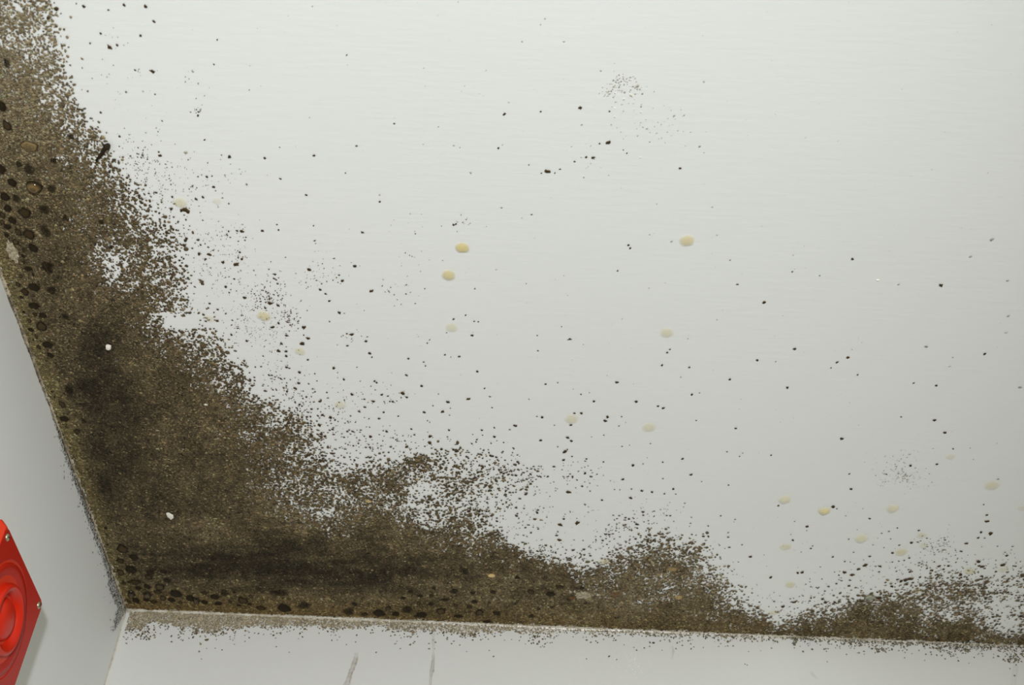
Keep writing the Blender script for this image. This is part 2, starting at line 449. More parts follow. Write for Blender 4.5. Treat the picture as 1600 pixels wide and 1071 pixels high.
# ---- many small irregular specks joined into one growth
def specks(P, mpp, diam_px, srgb, plane, lift=0.0004, nseg=6, squash=0.25, relief=0.35, parent=None, name='mould_speckle', mat=None):
    u, v, nrm = FRAMES[plane]
    nS = len(P)
    r = (diam_px * 0.5 * mpp)
    ang0 = rng.uniform(0, 2 * np.pi, nS); el = 1 + rng.uniform(-squash, squash, nS)
    off = lift + rng.uniform(0, 0.0007, nS)
    V = np.empty((nS, nseg + 1, 3)); col = np.empty((nS, nseg + 1, 4)); col[..., 3] = 1
    V[:, 0] = P + nrm * (off + r * relief)[:, None]
    ca0, sa0 = np.cos(ang0), np.sin(ang0)
    for k in range(nseg):
        a = 2 * np.pi * k / nseg
        jr = r * rng.uniform(0.65, 1.25, nS)
        lx = jr * np.cos(a) * el; ly = jr * np.sin(a) / el
        V[:, k + 1] = P + u * (lx * ca0 - ly * sa0)[:, None] + v * (lx * sa0 + ly * ca0)[:, None] + nrm * off[:, None]
    col[..., :3] = lin(srgb)[:, None, :]
    base = (np.arange(nS) * (nseg + 1))[:, None]
    tri = np.stack([np.stack([base[:, 0], base[:, 0] + 1 + k, base[:, 0] + 1 + (k + 1) % nseg], 1) for k in range(nseg)], 1).reshape(-1, 3)
    o = link(name, mesh_np(name, V.reshape(-1, 3), tri, col.reshape(-1, 4)), mat or M_MOULD, parent)
    return tag(o, kind='stuff')

# candidates on the ceiling, in jittered cells
cs = 2.0
xs = np.arange(-150, 1750, cs); ys = np.arange(-170, 1020, cs)
XX, YY = np.meshgrid(xs, ys, indexing='ij')
XX = (XX + rng.uniform(0, cs, XX.shape)).ravel(); YY = (YY + rng.uniform(0, cs, YY.shape)).ravel()
ok = (YY < edge_y(XX) - 1) & (XX > edge_x(YY) + 1)
XX, YY = XX[ok], YY[ok]
cv = grid_at(cov, XX, YY)
core = np.clip((cv - 0.72) / 0.2, 0, 1)
mean_d = 3.7 - 1.0 * core
dia = mean_d * np.exp(rng.normal(0, 0.30, len(XX)))
area = 0.78 * mean_d ** 2 * 0.72
lam = -np.log(1 - np.minimum(cv * (1 - 0.25 * core), 0.9)) / area
keep = rng.uniform(0, 1, len(XX)) < lam * cs * cs
XX, YY, cv, core, dia = XX[keep], YY[keep], cv[keep], core[keep], dia[keep]
P, mpp = on_ceiling(XX, YY)
good = (P[:, 0] > 0.003) & (P[:, 1] < -0.003)
XX, YY, cv, core, dia, P, mpp = (a[good] for a in (XX, YY, cv, core, dia, P, mpp))
fringe_c = np.array([88, 75, 52.]) + np.array([18, 18, 19.]) * np.clip((XX - 850) / 200, 0, 1)[:, None]
tc_ = tone(XX, YY)
cc = fringe_c + (tc_ - fringe_c) * (0.25 + 0.75 * core)[:, None]
topl = np.clip(1.25 - YY / 260, 0, 1)[:, None] * (XX < 300)[:, None]
cc = cc + (np.array([142, 128, 100.]) - cc) * 0.75 * topl
cc = cc * np.exp(rng.normal(0, 0.17, (len(cc), 1)) * (1 + 0.5 * core[:, None])) + rng.normal(0, 1.5, cc.shape)
cc = np.clip(cc, 22, 160)

patch_main = tag(empty('mould_patch', tuple(on_ceiling(np.array(360.), np.array(760.))[0])), 'huge olive-brown mould patch spreading over the ceiling from the corner', 'mould', 'mould patches')
patch_right = tag(empty('mould_patch', tuple(on_ceiling(np.array(1430.), np.array(960.))[0])), 'smaller speckled mould patch by the front wall at lower right', 'mould', 'mould patches')
def rel(P, root): return P - np.array(root.location)
SPLIT = 1215
for root, sel in ((patch_main, XX < SPLIT), (patch_right, XX >= SPLIT)):
    specks(rel(P[sel], root), mpp[sel], dia[sel], cc[sel], 'ceiling', parent=root)

# ---- unbroken film under the specks
fs = 2.5
fx = np.arange(-150, 1752, fs); fy = np.arange(-170, 1022, fs)
FX, FY = np.meshgrid(fx, fy, indexing='ij')
FXj = FX + rng.uniform(-1.0, 1.0, FX.shape); FYj = FY + rng.uniform(-1.0, 1.0, FX.shape)
FP, fm = on_ceiling(FXj, FYj)
inr = (FP[..., 0] > 0.0015) & (FP[..., 1] < -0.0015)
hgt = 0.00025 + 0.00025 * rng.uniform(0, 1, FX.shape)
FP[..., 2] -= hgt
ft = tone(FX, FY); fk = np.clip((grid_at(cov, FX, FY) - 0.58) / 0.34, 0, 1); fk = (fk * fk * (3 - 2 * fk))[..., None]
ft = np.array([168, 157, 130.]) + (ft - np.array([168, 157, 130.])) * (0.20 + 0.80 * fk)      # thin film is paler than thick growth
fcol = np.ones(FX.shape + (4,)); fcol[..., :3] = lin(np.clip(ft * np.exp(rng.normal(0, 0.12, FX.shape))[..., None], 15, 170))
qx = FX[:-1, :-1] + fs / 2; qy = FY[:-1, :-1] + fs / 2
qc = grid_at(cov, qx, qy)
quad = qc + 0.10 * vnoise(qx, qy, 8, 8) + 0.20 * rng.uniform(-1, 1, qx.shape) * np.clip((0.985 - qc) / 0.12, 0, 1) > 0.74
quad &= inr[:-1, :-1] & inr[1:, :-1] & inr[:-1, 1:] & inr[1:, 1:]
idx = np.arange(FX.size).reshape(FX.shape)
for root, sel in ((patch_main, FX[:-1, :-1] < SPLIT), (patch_right, FX[:-1, :-1] >= SPLIT)):
    q = quad & sel
    faces = np.stack([idx[:-1, :-1][q], idx[:-1, 1:][q], idx[1:, 1:][q], idx[1:, :-1][q]], 1)
    used, inv = np.unique(faces, return_inverse=True)
    o = link('mould_film', mesh_np('mould_film', rel(FP.reshape(-1, 3)[used], root), inv.reshape(faces.shape), fcol.reshape(-1, 4)[used]), M_FILM, root)
    tag(o, kind='stuff')

# ---- mould on the two walls just under the ceiling
def wall_growth(plane, x, y, c, d_px, srgb, name, label):
    keep = rng.uniform(0, 1, len(x)) < -np.log(1 - np.clip(c, 0, 0.93)) / (0.56 * d_px ** 2) * 1.5 * 1.5
    x, y = x[keep], y[keep]
    P, m = (on_front if plane == 'front' else on_left)(x, y)
    col = np.clip(srgb[keep] * np.exp(rng.normal(0, 0.13, (len(x), 1))), 25, 200)
    o = specks(P, m, d_px[keep] * np.exp(rng.normal(0, 0.25, len(x))), col, plane, name=name)
    return tag(o, label, 'mould', None, 'stuff')

xs = np.arange(190, 1700, 1.5); dsy = np.arange(0, 75, 1.5)
X, D = np.meshgrid(xs, dsy, indexing='ij')
X = (X + rng.uniform(0, 1.5, X.shape)).ravel(); D = (D + rng.uniform(0, 1.5, D.shape)).ravel(); Y = edge_y(X) + D
wn = vnoise(X, D * 0, 30, 31) + 0.6 * vnoise(X, D, 9, 32)
reach = np.interp(X, [190, 215, 245, 300, 420, 600, 760, 900, 1050, 1200, 1300, 1450, 1600, 1700], [38, 36, 23, 27, 22, 17, 16, 12, 9, 9, 11, 13, 12, 12]) * (1 + 0.25 * wn)
amt = np.interp(X, [190, 260, 400, 700, 900, 1200, 1450, 1700], [0.92, 0.85, 0.75, 0.62, 0.42, 0.50, 0.45, 0.4])
c = amt * np.clip((reach - D) / 6, 0, 1) + 0.20 * amt * np.exp(-np.maximum(D - reach, 0) / 8) * (D >= reach - 3) * (1 + wn)
c += 0.35 * np.exp(-((X - 228) / 14) ** 2 - ((Y - 993) / 8) ** 2) + 0.5 * np.exp(-((X - 1376) / 10) ** 2 - ((Y - 1016) / 5) ** 2) + 0.4 * np.exp(-((X - 1585) / 12) ** 2 - ((Y - 1030) / 6) ** 2) + 0.25 * np.exp(-((X - 1500) / 20) ** 2 - ((Y - 1022) / 8) ** 2) + 0.2 * np.exp(-((X - 840) / 16) ** 2 - ((Y - 1003) / 8) ** 2)
c = np.clip(c, 0, 0.93) * (X > 205 - (Y - 953) * 0.28)
near = np.clip((reach - D) / 6, 0, 1)
scol = np.array([104, 90, 66.]) + (np.array([150, 138, 112.]) - np.array([104, 90, 66.])) * near[:, None]
scol = scol + (np.array([112, 104, 84.]) - scol) * np.clip((X - 900) / 300, 0, 1)[:, None]
wall_growth('front', X, Y, c, 2.4 + 0 * X, scol, 'mould_fringe', 'thin brown mould fringe along the top of the front wall')

ys = np.arange(-100, 985, 1.5); dsx = np.arange(0, 34, 1.5)
Y, D = np.meshgrid(ys, dsx, indexing='ij')
Y = (Y + rng.uniform(0, 1.5, Y.shape)).ravel(); D = (D + rng.uniform(0, 1.5, D.shape)).ravel(); X = np.minimum(edge_x(Y), 197 - np.maximum(Y - 953, 0) * 0.55) - D
wn = vnoise(Y, D * 0, 24, 41)
reach = np.interp(Y, [-100, 500, 640, 690, 730, 800, 860, 930, 958, 985], [2, 2.5, 3, 5, 7, 7, 9, 13, 12, 2]) * (1 + 0.3 * wn)
c = 0.93 * np.clip((reach + 1.5 - D) / 4, 0, 1) + 0.25 * np.exp(-np.maximum(D - reach, 0) / 3.5) * (Y > 680) * (D > reach - 3)
wall_growth('left', X, Y, c, 2.2 + 0 * X, np.tile(np.array([68, 60, 43.]), (len(X), 1)), 'mould_fringe', 'narrow dark mould fringe on the left wall beside the corner')

# ------------------------------------------------------------------ single mould spots, read off the photograph tile by tile: x y size, f = faint
TILES = [
((0, 0), 3.9675, '350 52 32,520 37 22,672 60 14,770 28 20,903 37 24,955 130 20,625 205 16,872 218 18,727 277 18,680 290 30,1347 242 12,838 430 14,946 440 28,1197 440 14f,1326 397 12,783 566 14,888 565 12f,962 582 11,1230 515 9,625 695 16,1005 745 11,980 815 10,1218 678 12,1228 714 16,1243 683 9,1182 693 9,742 843 16,993 962 22,1152 943 24f,1168 987 9,1423 970 24,1268 866 13,1375 958 10,1546 555 8,300 110 26,350 160 18,722 1040 16,1027 1017 10,573 484 10f,664 474 12f'),
((0, 250), 3.9675, '783 152 20,860 175 14,863 220 24,968 200 18,1068 226 16,1145 306 40,1165 318 30,1125 312 22,1216 240 20,1258 228 18,1420 266 13,1283 102 18,1227 102 14,1325 165 20,1338 188 9,1194 158 14,1530 150 20f,988 327 16,1105 380 14,1500 440 26,1470 437 16,1417 440 14,1478 503 14,1520 495 13,1410 465 12,1035 447 28,1157 483 18,1142 527 26,1235 580 24,1298 584 26,1275 612 16,1322 558 12,1245 525 14,1487 570 16,1500 612 20,1465 645 34,1383 632 24,1422 583 8,1478 600 14,1255 766 22,1400 784 20,1422 820 12,1453 738 14,1517 852 24,1300 888 16,1292 915 14,1350 925 16,1327 943 12,1440 994 13,1436 1020 13,1498 962 12,1347 995 22,1400 950 14,1157 655 24,1120 655 20,1205 690 10,1495 683 8,1575 683 12'),
((0, 500), 3.9675, '1435 90 18,1530 128 18'),
((400, 0), 3.9675, '350 37 9f,1253 10 9f,563 338 11,1040 420 7f,1427 433 8f,332 727 11f,858 765 14,1132 782 9f,1567 632 14f,1540 705 20,1038 892 9f,1227 898 13f,1265 909 10f,1503 916 15,147 912 9,55 978 18,360 962 18,624 901 13,1528 896 8f'),
((400, 250), 3.9675, '555 78 11,152 113 14,312 215 16,767 214 12f,768 257 14,1333 77 14f,1523 295 15f,130 400 14,140 433 14,40 437 20,357 405 11,365 497 13,370 515 8,660 447 18,1225 400 16,1240 393 14,1283 383 10f,1310 358 8f,988 456 9,985 438 6,183 603 10,484 610 14,93 630 9,613 656 24,330 678 26,118 707 18,112 733 15,536 747 22,398 802 19,432 828 16,455 872 17,517 945 22,548 947 8,715 811 24,783 778 10,823 811 13,857 833 11,930 829 10,958 818 8,933 770 11,876 865 7,900 893 7,988 889 10,1048 795 9,1225 985 15,1300 961 12,1353 998 12,1380 1000 11,1357 796 12,1490 676 12f,1020 687 9f,926 572 8,1157 622 9f,903 652 8f,318 932 10,457 1000 12,88 886 30,138 900 20,103 1035 24,297 1035 28,515 710 14,323 787 9,670 932 7'),
((400, 500), 3.9675, '457 8 10,595 88 24,567 158 16,505 152 7,682 130 20,690 102 12,655 97 9,705 205 22,720 227 14,297 90 12,323 112 24,190 95 20,158 145 20,287 145 32,140 190 26,187 193 20,188 222 20,45 223 12,322 245 16,190 292 20,207 298 14,270 323 22,365 331 12,153 362 16,177 362 14,265 390 22,482 297 22,507 323 10,545 367 18,507 358 8,626 292 9,243 422 22,188 405 14,193 442 18,328 396 14,352 424 14,378 378 9,647 378 9,735 378 16,748 387 16,838 402 8,1007 99 10f,1077 120 10,1062 141 12,1172 213 13,1208 227 9,1260 225 17,1340 94 19,1183 76 9,945 238 16,1040 257 14,1050 283 12,1372 318 18,933 341 18,842 325 6,1027 408 20,1417 423 14,1450 474 13,1463 543 12,1317 488 24,1190 507 24,1157 567 24,1098 531 12,1205 545 9,1043 571 20,1200 588 9,910 453 30,935 478 18,900 480 12,595 460 22,780 462 18,818 471 14,727 503 22,830 503 14,848 505 18,795 507 12,873 503 9,672 490 14,657 490 9,675 539 18,640 566 18,792 571 16,757 539 8,883 596 14,763 610 18,700 611 12,1063 624 12,1077 632 9,963 675 15,1197 682 16,1400 682 16,1187 722 13,1477 665 14,1573 678 12,1478 723 20,1493 748 10,1080 720 26,1077 760 28,1047 783 13,1405 714 12,910 716 9,875 736 10,835 786 16,935 786 22,790 820 15,823 820 15,810 690 20,790 685 12,710 722 24,893 814 10,775 780 12,345 551 18,270 523 18,243 508 16,313 476 16,290 486 14,397 503 22,412 588 22,462 603 26,393 650 26,457 682 15,315 600 18,338 598 16,428 720 22,405 745 14,495 695 10,648 683 14,567 690 16,600 690 18,830 655 7,1238 770 13,1307 847 20,1177 855 18,1407 913 20,1520 943 22,1550 1058 18,1440 803 11,1535 760 13,1455 840 22,1490 850 18,1530 815 14,1272 890 18,1225 803 22,1150 800 22'),
((800, 0), 3.9675, '205 112 12f,178 150 10f,62 257 11f,322 255 12f,550 437 11f,178 690 13,423 666 24,605 686 12,432 770 11f,597 881 30,543 888 13,1007 712 13f,838 793 15f,780 838 11f,898 824 11f,615 770 11f,460 972 16,503 975 22,388 998 13,713 946 12,690 928 9,797 975 12f,1162 908 14f,1190 942 10f,1042 1041 17,220 1060 34,297 1048 12,105 1020 9,740 587 20f,808 577 15f,778 530 22f,1190 505 14f'),
((800, 250), 3.9675, '445 102 12f,897 271 11f,1242 286 11f,122 337 11,62 357 9f,722 526 16,733 545 15,990 503 15f,655 685 12,1270 465 15f,323 711 9f,88 765 9,850 793 11f,853 461 9f,1352 617 12f,1397 769 15,1563 881 24,307 1033 9,683 985 9f,1270 990 12f,267 77 12,183 77 10'),
((800, 500), 3.9675, '157 94 13,360 117 18,347 123 10,443 148 9f,160 190 12,930 279 17,963 200 14,980 180 13,1090 115 12f,1100 290 15,1047 352 11f,1520 248 18,1350 367 18,1115 461 18,1162 450 9,650 385 22,208 397 15,284 387 11,590 341 11f,427 461 13,380 427 8,480 449 8,508 503 18,770 505 22,905 533 16,938 545 20,105 488 9,387 576 15,430 577 20,155 595 13,187 602 20,365 650 18,263 650 11,592 600 22,578 624 24,680 597 12,663 655 12,705 635 8,20 654 24,345 728 22,368 749 20,178 745 20,328 815 30,343 803 14,283 785 12,320 867 20,372 845 12,35 834 13,493 722 9,570 714 11,858 767 11,730 775 9,683 783 13,462 862 14,455 875 12,568 878 14,750 900 22,812 890 10,935 880 12,838 853 7,1057 860 18,935 984 12,1110 958 20,1387 671 16,1142 623 13,1332 818 13,1430 825 10,1410 843 10,1175 1000 10,1342 1021 13,687 987 20,1000 1047 18,805 1058 20,868 1066 18,740 1047 13,668 1053 10,635 1050 10,610 995 9,530 1027 8,453 949 20,490 932 12,452 910 11,412 937 11,490 970 18,403 992 12,483 1013 12,527 955 11,435 1030 16,483 1060 12,260 908 18,350 1066 30,375 970 16,350 970 14'),
((1200, 250), 3.9675, '157 585 9f,150 692 15,320 715 11,523 612 19,681 743 18f,808 768 15f,1072 775 26,1255 597 20f,1388 490 26f,1485 745 17f,1488 965 19f,1475 1067 20f'),
((1200, 500), 3.9675, '165 178 22,495 231 22,428 261 18,390 295 11,520 180 8f,48 255 11f,555 338 14,120 418 20,980 163 20f,1343 209 20,1127 285 15f,1145 231 12f,902 392 15,1043 405 18,1562 415 20f,825 600 13,1032 620 22,1096 697 22,457 735 24,20 837 13,503 952 14,515 1047 20,1047 893 18,1147 797 12,1023 797 11f,1253 793 11f,1273 862 12f,883 902 20,733 957 14,1425 985 16f'),
((800, 770), 3.5575, '500 40 15,660 28 20,405 64 12,728 106 18,860 127 12,140 110 18,127 146 20,25 127 20,75 193 14,105 222 14,288 145 16,268 177 26,363 167 30,255 217 13,248 237 16,263 262 24,340 318 20,695 175 20,650 145 16,632 152 12,563 125 11,570 150 10,755 197 13,600 245 12,632 270 12,540 232 14,505 265 14,1160 127 12,1240 146 11,1090 182 13,1093 245 12,1208 303 14,1278 289 12,1325 355 20,1400 345 7,960 57 9,910 7 10,825 92 8,900 157 8,185 168 8,540 175 8,1258 385 8,1300 522 14,1225 515 16,1260 515 12,1375 608 12,1350 632 13,1335 558 10,1312 595 13,458 390 16,585 378 14,400 314 18,505 347 8'),
((1200, 770), 3.5575, '57 71 13,362 77 24,383 88 10,217 187 20,215 210 8,138 263 16,127 232 9,248 295 11,238 308 12,185 330 9,565 143 14,148 157 8,432 127 8,718 196 12,672 214 12,632 226 12,838 209 14,682 257 9,448 256 10,797 277 20,832 274 13,848 268 10,730 292 13,645 305 9,692 334 18,785 362 14,565 353 16,475 329 12,360 356 14,583 289 8,290 413 9,427 381 12,457 385 9,540 402 28,503 424 22,597 407 12,622 408 18,617 439 13,468 456 26,425 442 24,393 459 12,370 440 10,300 480 9,283 526 12,316 547 13,190 442 22,165 445 18,15 470 20,450 517 18,487 527 14,455 486 14,410 490 11,380 505 14,653 498 14,688 520 20,620 545 11,788 440 16,840 388 12,853 412 10,910 431 20,950 408 20,975 425 16,1003 406 18,1070 455 24,1170 382 26,1190 410 24,1305 400 28,1327 349 18,1375 408 14,1217 158 24,1216 123 16,1198 65 11,1237 226 28,1184 219 18,1168 250 16,1205 250 12,1102 281 20,1073 325 16,985 263 13,1275 297 9,1187 463 18,1265 438 14,145 608 22,83 632 24,40 661 12,303 590 20,320 610 22,372 610 14,450 607 20,520 600 28,498 597 14,615 583 34,1405 685 28,1355 770 20,1285 703 14,1250 690 20,790 478 30,765 484 30,740 490 22,720 482 16'),
]
spots = []
for (x0, y0), s, txt in TILES:
    for e in txt.split(','):
        a, b, d = e.split()
        fa = d.endswith('f')
        spots.append((x0 + float(a) / s, y0 + float(b) / s, float(d.rstrip('f')) / s, fa))
spots.sort(key=lambda q: -q[2] * (0.75 if q[3] else 1.0))

# ------------------------------------------------------------------ amber droplets: x, y, width, strength, short handle, label
AMBER = [
(722.6,386,22,1.0,'the strongest amber droplet','strongest amber droplet, near the middle of the ceiling'),
(701,429,22,.78,'the amber droplet under the strongest one','amber droplet just below and left of the strongest one'),
(1073.5,375,24,.62,'the lone amber droplet high on the right','lone pale amber droplet high on the right half of the ceiling'),
(412.6,493,22,.55,'the cream droplet nearest the big patch','cream droplet beside a fine speckle cluster at the big patch edge'),
(706,511,20,.32,'the faint droplet in the middle','faint cream droplet below the two amber ones in mid-ceiling'),
(469,548,18,.34,'the pale droplet with specks above it','pale droplet with dark mould spots clinging along its upper left edge'),
(532,632,19,.26,'the pale droplet ringed by specks','pale droplet ringed by small mould specks above the big patch'),
(1042,519,22,.36,'the pale droplet right of middle','pale droplet right of mid-ceiling with two specks below it'),
(893,654,22,.36,'the droplet with a speck hanging below','pale droplet with two specks above and one touching below'),
(1014,667,22,.34,'the pale wide droplet standing alone','wide pale yellow droplet standing alone below a speck pair'),
(1550,757.6,24,.34,'the pale droplet near the right edge','pale wide droplet near the right edge with a faint speck above'),
(1485,713,15,.20,'the faint small droplet above right patch','very faint small droplet upper right of the grey speck cluster'),
(282,316,22,.36,'the cream droplet above a big clump','cream droplet directly above a big dark mould clump, upper left'),
(339,313,15,.16,'the faintest droplet at upper left','faintest small droplet right of the cream one, upper left'),
(328,497,16,.22,'the faint droplet inside the speckled edge','faint droplet among specks at the speckled edge of the big patch'),
(1226,779,20,.42,'the droplet left of the glossy amber one','yellowish droplet upper left of the glossy round amber bead'),
(1288,797,19,.80,'the glossy amber bead','glossy round amber bead with a speck at its upper right'),
(1395,793,20,.40,'the droplet right of the glossy bead','pale yellow droplet to the right of the glossy amber bead'),
(1346,840,21,.42,'the droplet below right of the glossy bead','pale yellow droplet below and right of the glossy amber bead'),
(1440,836,16,.30,'the upper of two close small droplets','upper of two close small droplets above the right mould patch'),
(1442,852,14,.20,'the lower of two close small droplets','lower and fainter of two close small droplets above right patch'),
(1408,862,20,.46,'the cream droplet among specks at right','cream droplet with a dark speck at its left rim, lower right'),
(1227.5,854,18,.36,'the droplet under the left yellowish one','pale droplet halfway between two others near the gap of patches'),
(1235,913,17,.42,'the yellow droplet above the patch gap','yellow uneven droplet above the gap between the two mould patches'),
(1515,892,18,.40,'the droplet on top of the right patch','cream droplet at the top edge of the right mould patch'),
(1568,889,17,.24,'the faint droplet at the far right','faint droplet at the far right top of the right patch'),
(1433,922,18,.24,'the faint droplet in the right patch','faint cream droplet sunk in the upper middle of right patch'),
(1207,957,16,.30,'the droplet in the gap of the patches','small pale droplet in the notch where the two patches meet'),
(945,877,17,.40,'the droplet in the dip of the big patch','pale droplet in the dip left of the rounded mould hump'),
(1598,793,16,.22,'the droplet cut by the right edge','faint droplet cut off by the right picture edge'),
]
# tan beads sitting inside the dark growth
TAN = [
(768,898,12,.95,'the bright tan bead','small bright tan bead in the dark lower band of the big patch'),
(576,782,10,.7,'the tan bead in mid-patch','small tan bead in the middle of the big mould patch'),
(1050,888,15,.35,'the pale bead on the mould hump','pale yellowish bead on the rounded mould hump'),
(1060,932,14,.45,'the tan bead under the mould hump','tan bead low on the rounded mould hump'),
(893,933,10,.55,'the brown bead by the white scuff','brownish bead left of the white scuff near the front wall'),
(962,927,16,.35,'the brown bead right of the white scuff','reddish brown bead right of the white scuff near the front wall'),
(322,631,6,.9,'the tiny whitish bead','tiny whitish bead in the speckled upper edge of the big patch'),
]

def blob_mesh(name, rings, cols, seed, nseg=18, wob=0.10, facing=1):
    """round bead of radius 1 on a surface at z = 0, bulging to +z; rings = (radius, height), cols = (sRGB, alpha)"""
    r_ = np.random.default_rng(seed)
    ph = r_.uniform(0, 6.28, 4); am = r_.uniform(0.3, 1, 4) * wob
    V = []; K = []
    for (r, h), (c, a) in zip(rings, cols):
        for k in range(nseg):
            t = 2 * math.pi * k / nseg
            w = 1 + sum(am[j] * math.sin((j + 2) * t + ph[j]) for j in range(4)) * min(1, r * 1.5)
            V.append((r * w * math.cos(t), r * w * math.sin(t), h)); K.append((*lin(c), a))
    V.append((0, 0, rings[-1][1] * 1.02)); K.append((*lin(cols[-1][0]), cols[-1][1]))
    F = []
    nr = len(rings)
    for i in range(nr - 1):
        for k in range(nseg):
            a = i * nseg + k; b = i * nseg + (k + 1) % nseg
            F.append((a, b, b + nseg)); F.append((a, b + nseg, a + nseg))
    top = len(V) - 1
    for k in range(nseg): F.append(((nr - 1) * nseg + k, (nr - 1) * nseg + (k + 1) % nseg, top))
    return mesh_np(name, V, F, K, True)

def dome(bulge, radii=(1.0, 0.9, 0.72, 0.5, 0.25)):
    R = 1.0
    return [(r, 0.02 + bulge * (1 - r * r)) for r in radii]

def seat(o, px, py, d, stretch=1.0, ang=None, lift=0.0009):
    """put a bead of width d pixels on the ceiling, bulging downward"""
    P, m = on_ceiling(np.array(float(px)), np.array(float(py)))
    r = float(d * 0.5 * m)
    o.location = (P[0], P[1], H - lift)
    o.rotation_euler = (math.pi, 0, random.uniform(0, 6.28) if ang is None else ang)
    o.scale = (r * stretch, r / stretch, r)
    return o

for i, (x, y, d, st, hd, lab) in enumerate(AMBER):
    c0 = np.array([230, 211, 140.]) * min(1, 0.55 + 0.5 * st) + np.array([222, 220, 180.]) * (1 - min(1, 0.55 + 0.5 * st))
    rim = np.array([236, 226, 180.])
    al = min(0.85, 0.04 + 0.70 * st)
    cols = [(rim, 0.0), (rim, al * 0.42), (c0, al * 0.75), (c0, al), (c0, al)]
    bul = 0.55 if 'glossy' in lab else 0.22
    me = blob_mesh('amber_droplet', dome(bul), cols, 300 + i, wob=0.04)
    o = link('amber_droplet', me, M_AMBER)
    tag(seat(o, x, y, d * 1.08), lab, 'droplet', 'amber droplets on the ceiling')
for i, (x, y, d, st, hd, lab) in enumerate(TAN):
    c0 = np.array([206, 178, 120.]) if 'whitish' not in lab else np.array([225, 220, 200.])
    if 'brown' in lab: c0 = np.array([124, 84, 50.])
    cols = [(c0 * 0.8, st * 0.2), (c0 * 0.9, st * 0.7), (c0, st), (c0, st), (c0, st)]
    o = link('tan_bead', blob_mesh('tan_bead', dome(0.5), cols, 350 + i, wob=0.08), M_AMBER)
    tag(seat(o, x, y, d, 1.15, 0.0, 0.0015), lab, 'droplet', 'tan beads in the mould')

# ------------------------------------------------------------------ dark wet droplets inside the growth: x y w h kind (s = soft, g = glinting)
DARKT = [
((0, 0), 3.9675, '15 650 60 70,48 770 60 60,10 1040 60 60,120 1010 40 40s,440 835 45 45s,335 990 45 45s,45 380 50 60s,185 1040 70 65s'),
((0, 250), 3.9675, '80 130 60 55,325 170 60 55s,35 218 62 55,105 230 55 50s,52 292 52 45,20 333 42 36,80 365 50 48,158 318 82 68,275 298 70 62s,18 378 30 26,50 405 45 32,118 440 45 40,45 457 30 28,185 452 74 66,285 435 75 70s,100 500 42 36,210 537 56 76,145 550 20 24,145 587 25 25,150 625 22 22,180 665 54 34,132 712 24 26,210 705 18 20,115 763 32 28,215 780 70 54,158 810 48 48,135 843 25 18,212 832 20 14,295 655 85 80s,320 800 60 60s,215 895 70 46,220 950 28 26,268 955 52 32,185 990 28 24,150 935 18 22,262 1022 78 56,195 1045 40 24,630 375 36 34s,690 530 36 30s,410 350 45 45s,413 965 50 46s'),
((0, 500), 3.9675, '228 95 26 28,300 145 68 46,243 160 28 34,315 210 42 36,290 247 20 10,210 115 15 15,388 515 46 44,402 605 58 40,480 685 40 36,520 615 36 40s,430 425 60 60s,340 470 14 12,497 760 16 12,412 655 12 12,323 437 14 12'),
((0, 770), 3.5575, '590 190 22 15,595 228 16 14,600 283 15 12,683 305 72 46,745 352 50 36,670 372 46 30,730 420 64 46,672 437 44 34,835 437 42 26,828 463 48 26,690 495 34 40s,750 490 76 30,820 515 40 28,890 518 62 36,770 525 34 24,733 555 46 32g,823 558 48 34g,880 545 46 24,980 555 70 46,908 580 40 36,758 593 42 34,720 600 28 30,815 590 36 20,855 600 40 24,955 590 46 26,1005 605 28 18,1060 580 50 40,1095 590 42 36g,1138 602 36 30,1137 550 38 18,1195 573 56 30,1250 550 48 40s,1215 610 46 20,1352 592 66 36,1303 548 20 16,930 480 46 30s,910 435 44 26s,1395 570 24 18,1390 615 26 14,1280 600 24 14,1330 620 26 14'),
((400, 770), 3.5575, '30 635 56 28,158 635 76 48,270 620 82 42s,130 550 110 36s,515 655 62 42s,548 612 30 22,605 670 40 18,685 662 72 42,735 638 34 26,777 668 46 26,840 643 66 44s,922 672 60 36,888 682 22 16,975 612 42 24s,905 607 25 16,818 580 30 18,860 543 36 26s,915 568 36 18,975 567 26 18,990 525 30 22s,1028 652 60 34,1050 588 50 16,1110 620 28 26,1125 680 54 18,1187 630 28 24,1215 600 36 22,1243 660 48 34,1340 665 52 36s,1300 605 22 12,1285 710 46 18,1100 540 52 36s,1205 550 36 22s,1320 545 38 26s,1160 430 50 40s'),
((800, 770), 3.5575, '105 545 45 28,215 557 50 34,265 517 46 22,390 523 30 18,185 468 28 18,150 640 28 16s,20 610 26 18s,110 680 46 22s,318 588 34 20,30 465 30 18,225 630 26 14s'),
]
darks = []
for (x0, y0), s, txt in DARKT:
    for e in txt.split(','):
        a, b, w, h = e.split()
        k = h[-1] if h[-1] in 'sg' else ''
        darks.append((x0 + float(a) / s, y0 + float(b) / s, float(w) / s, float(h.rstrip('sg')) / s, k))
dm = {}
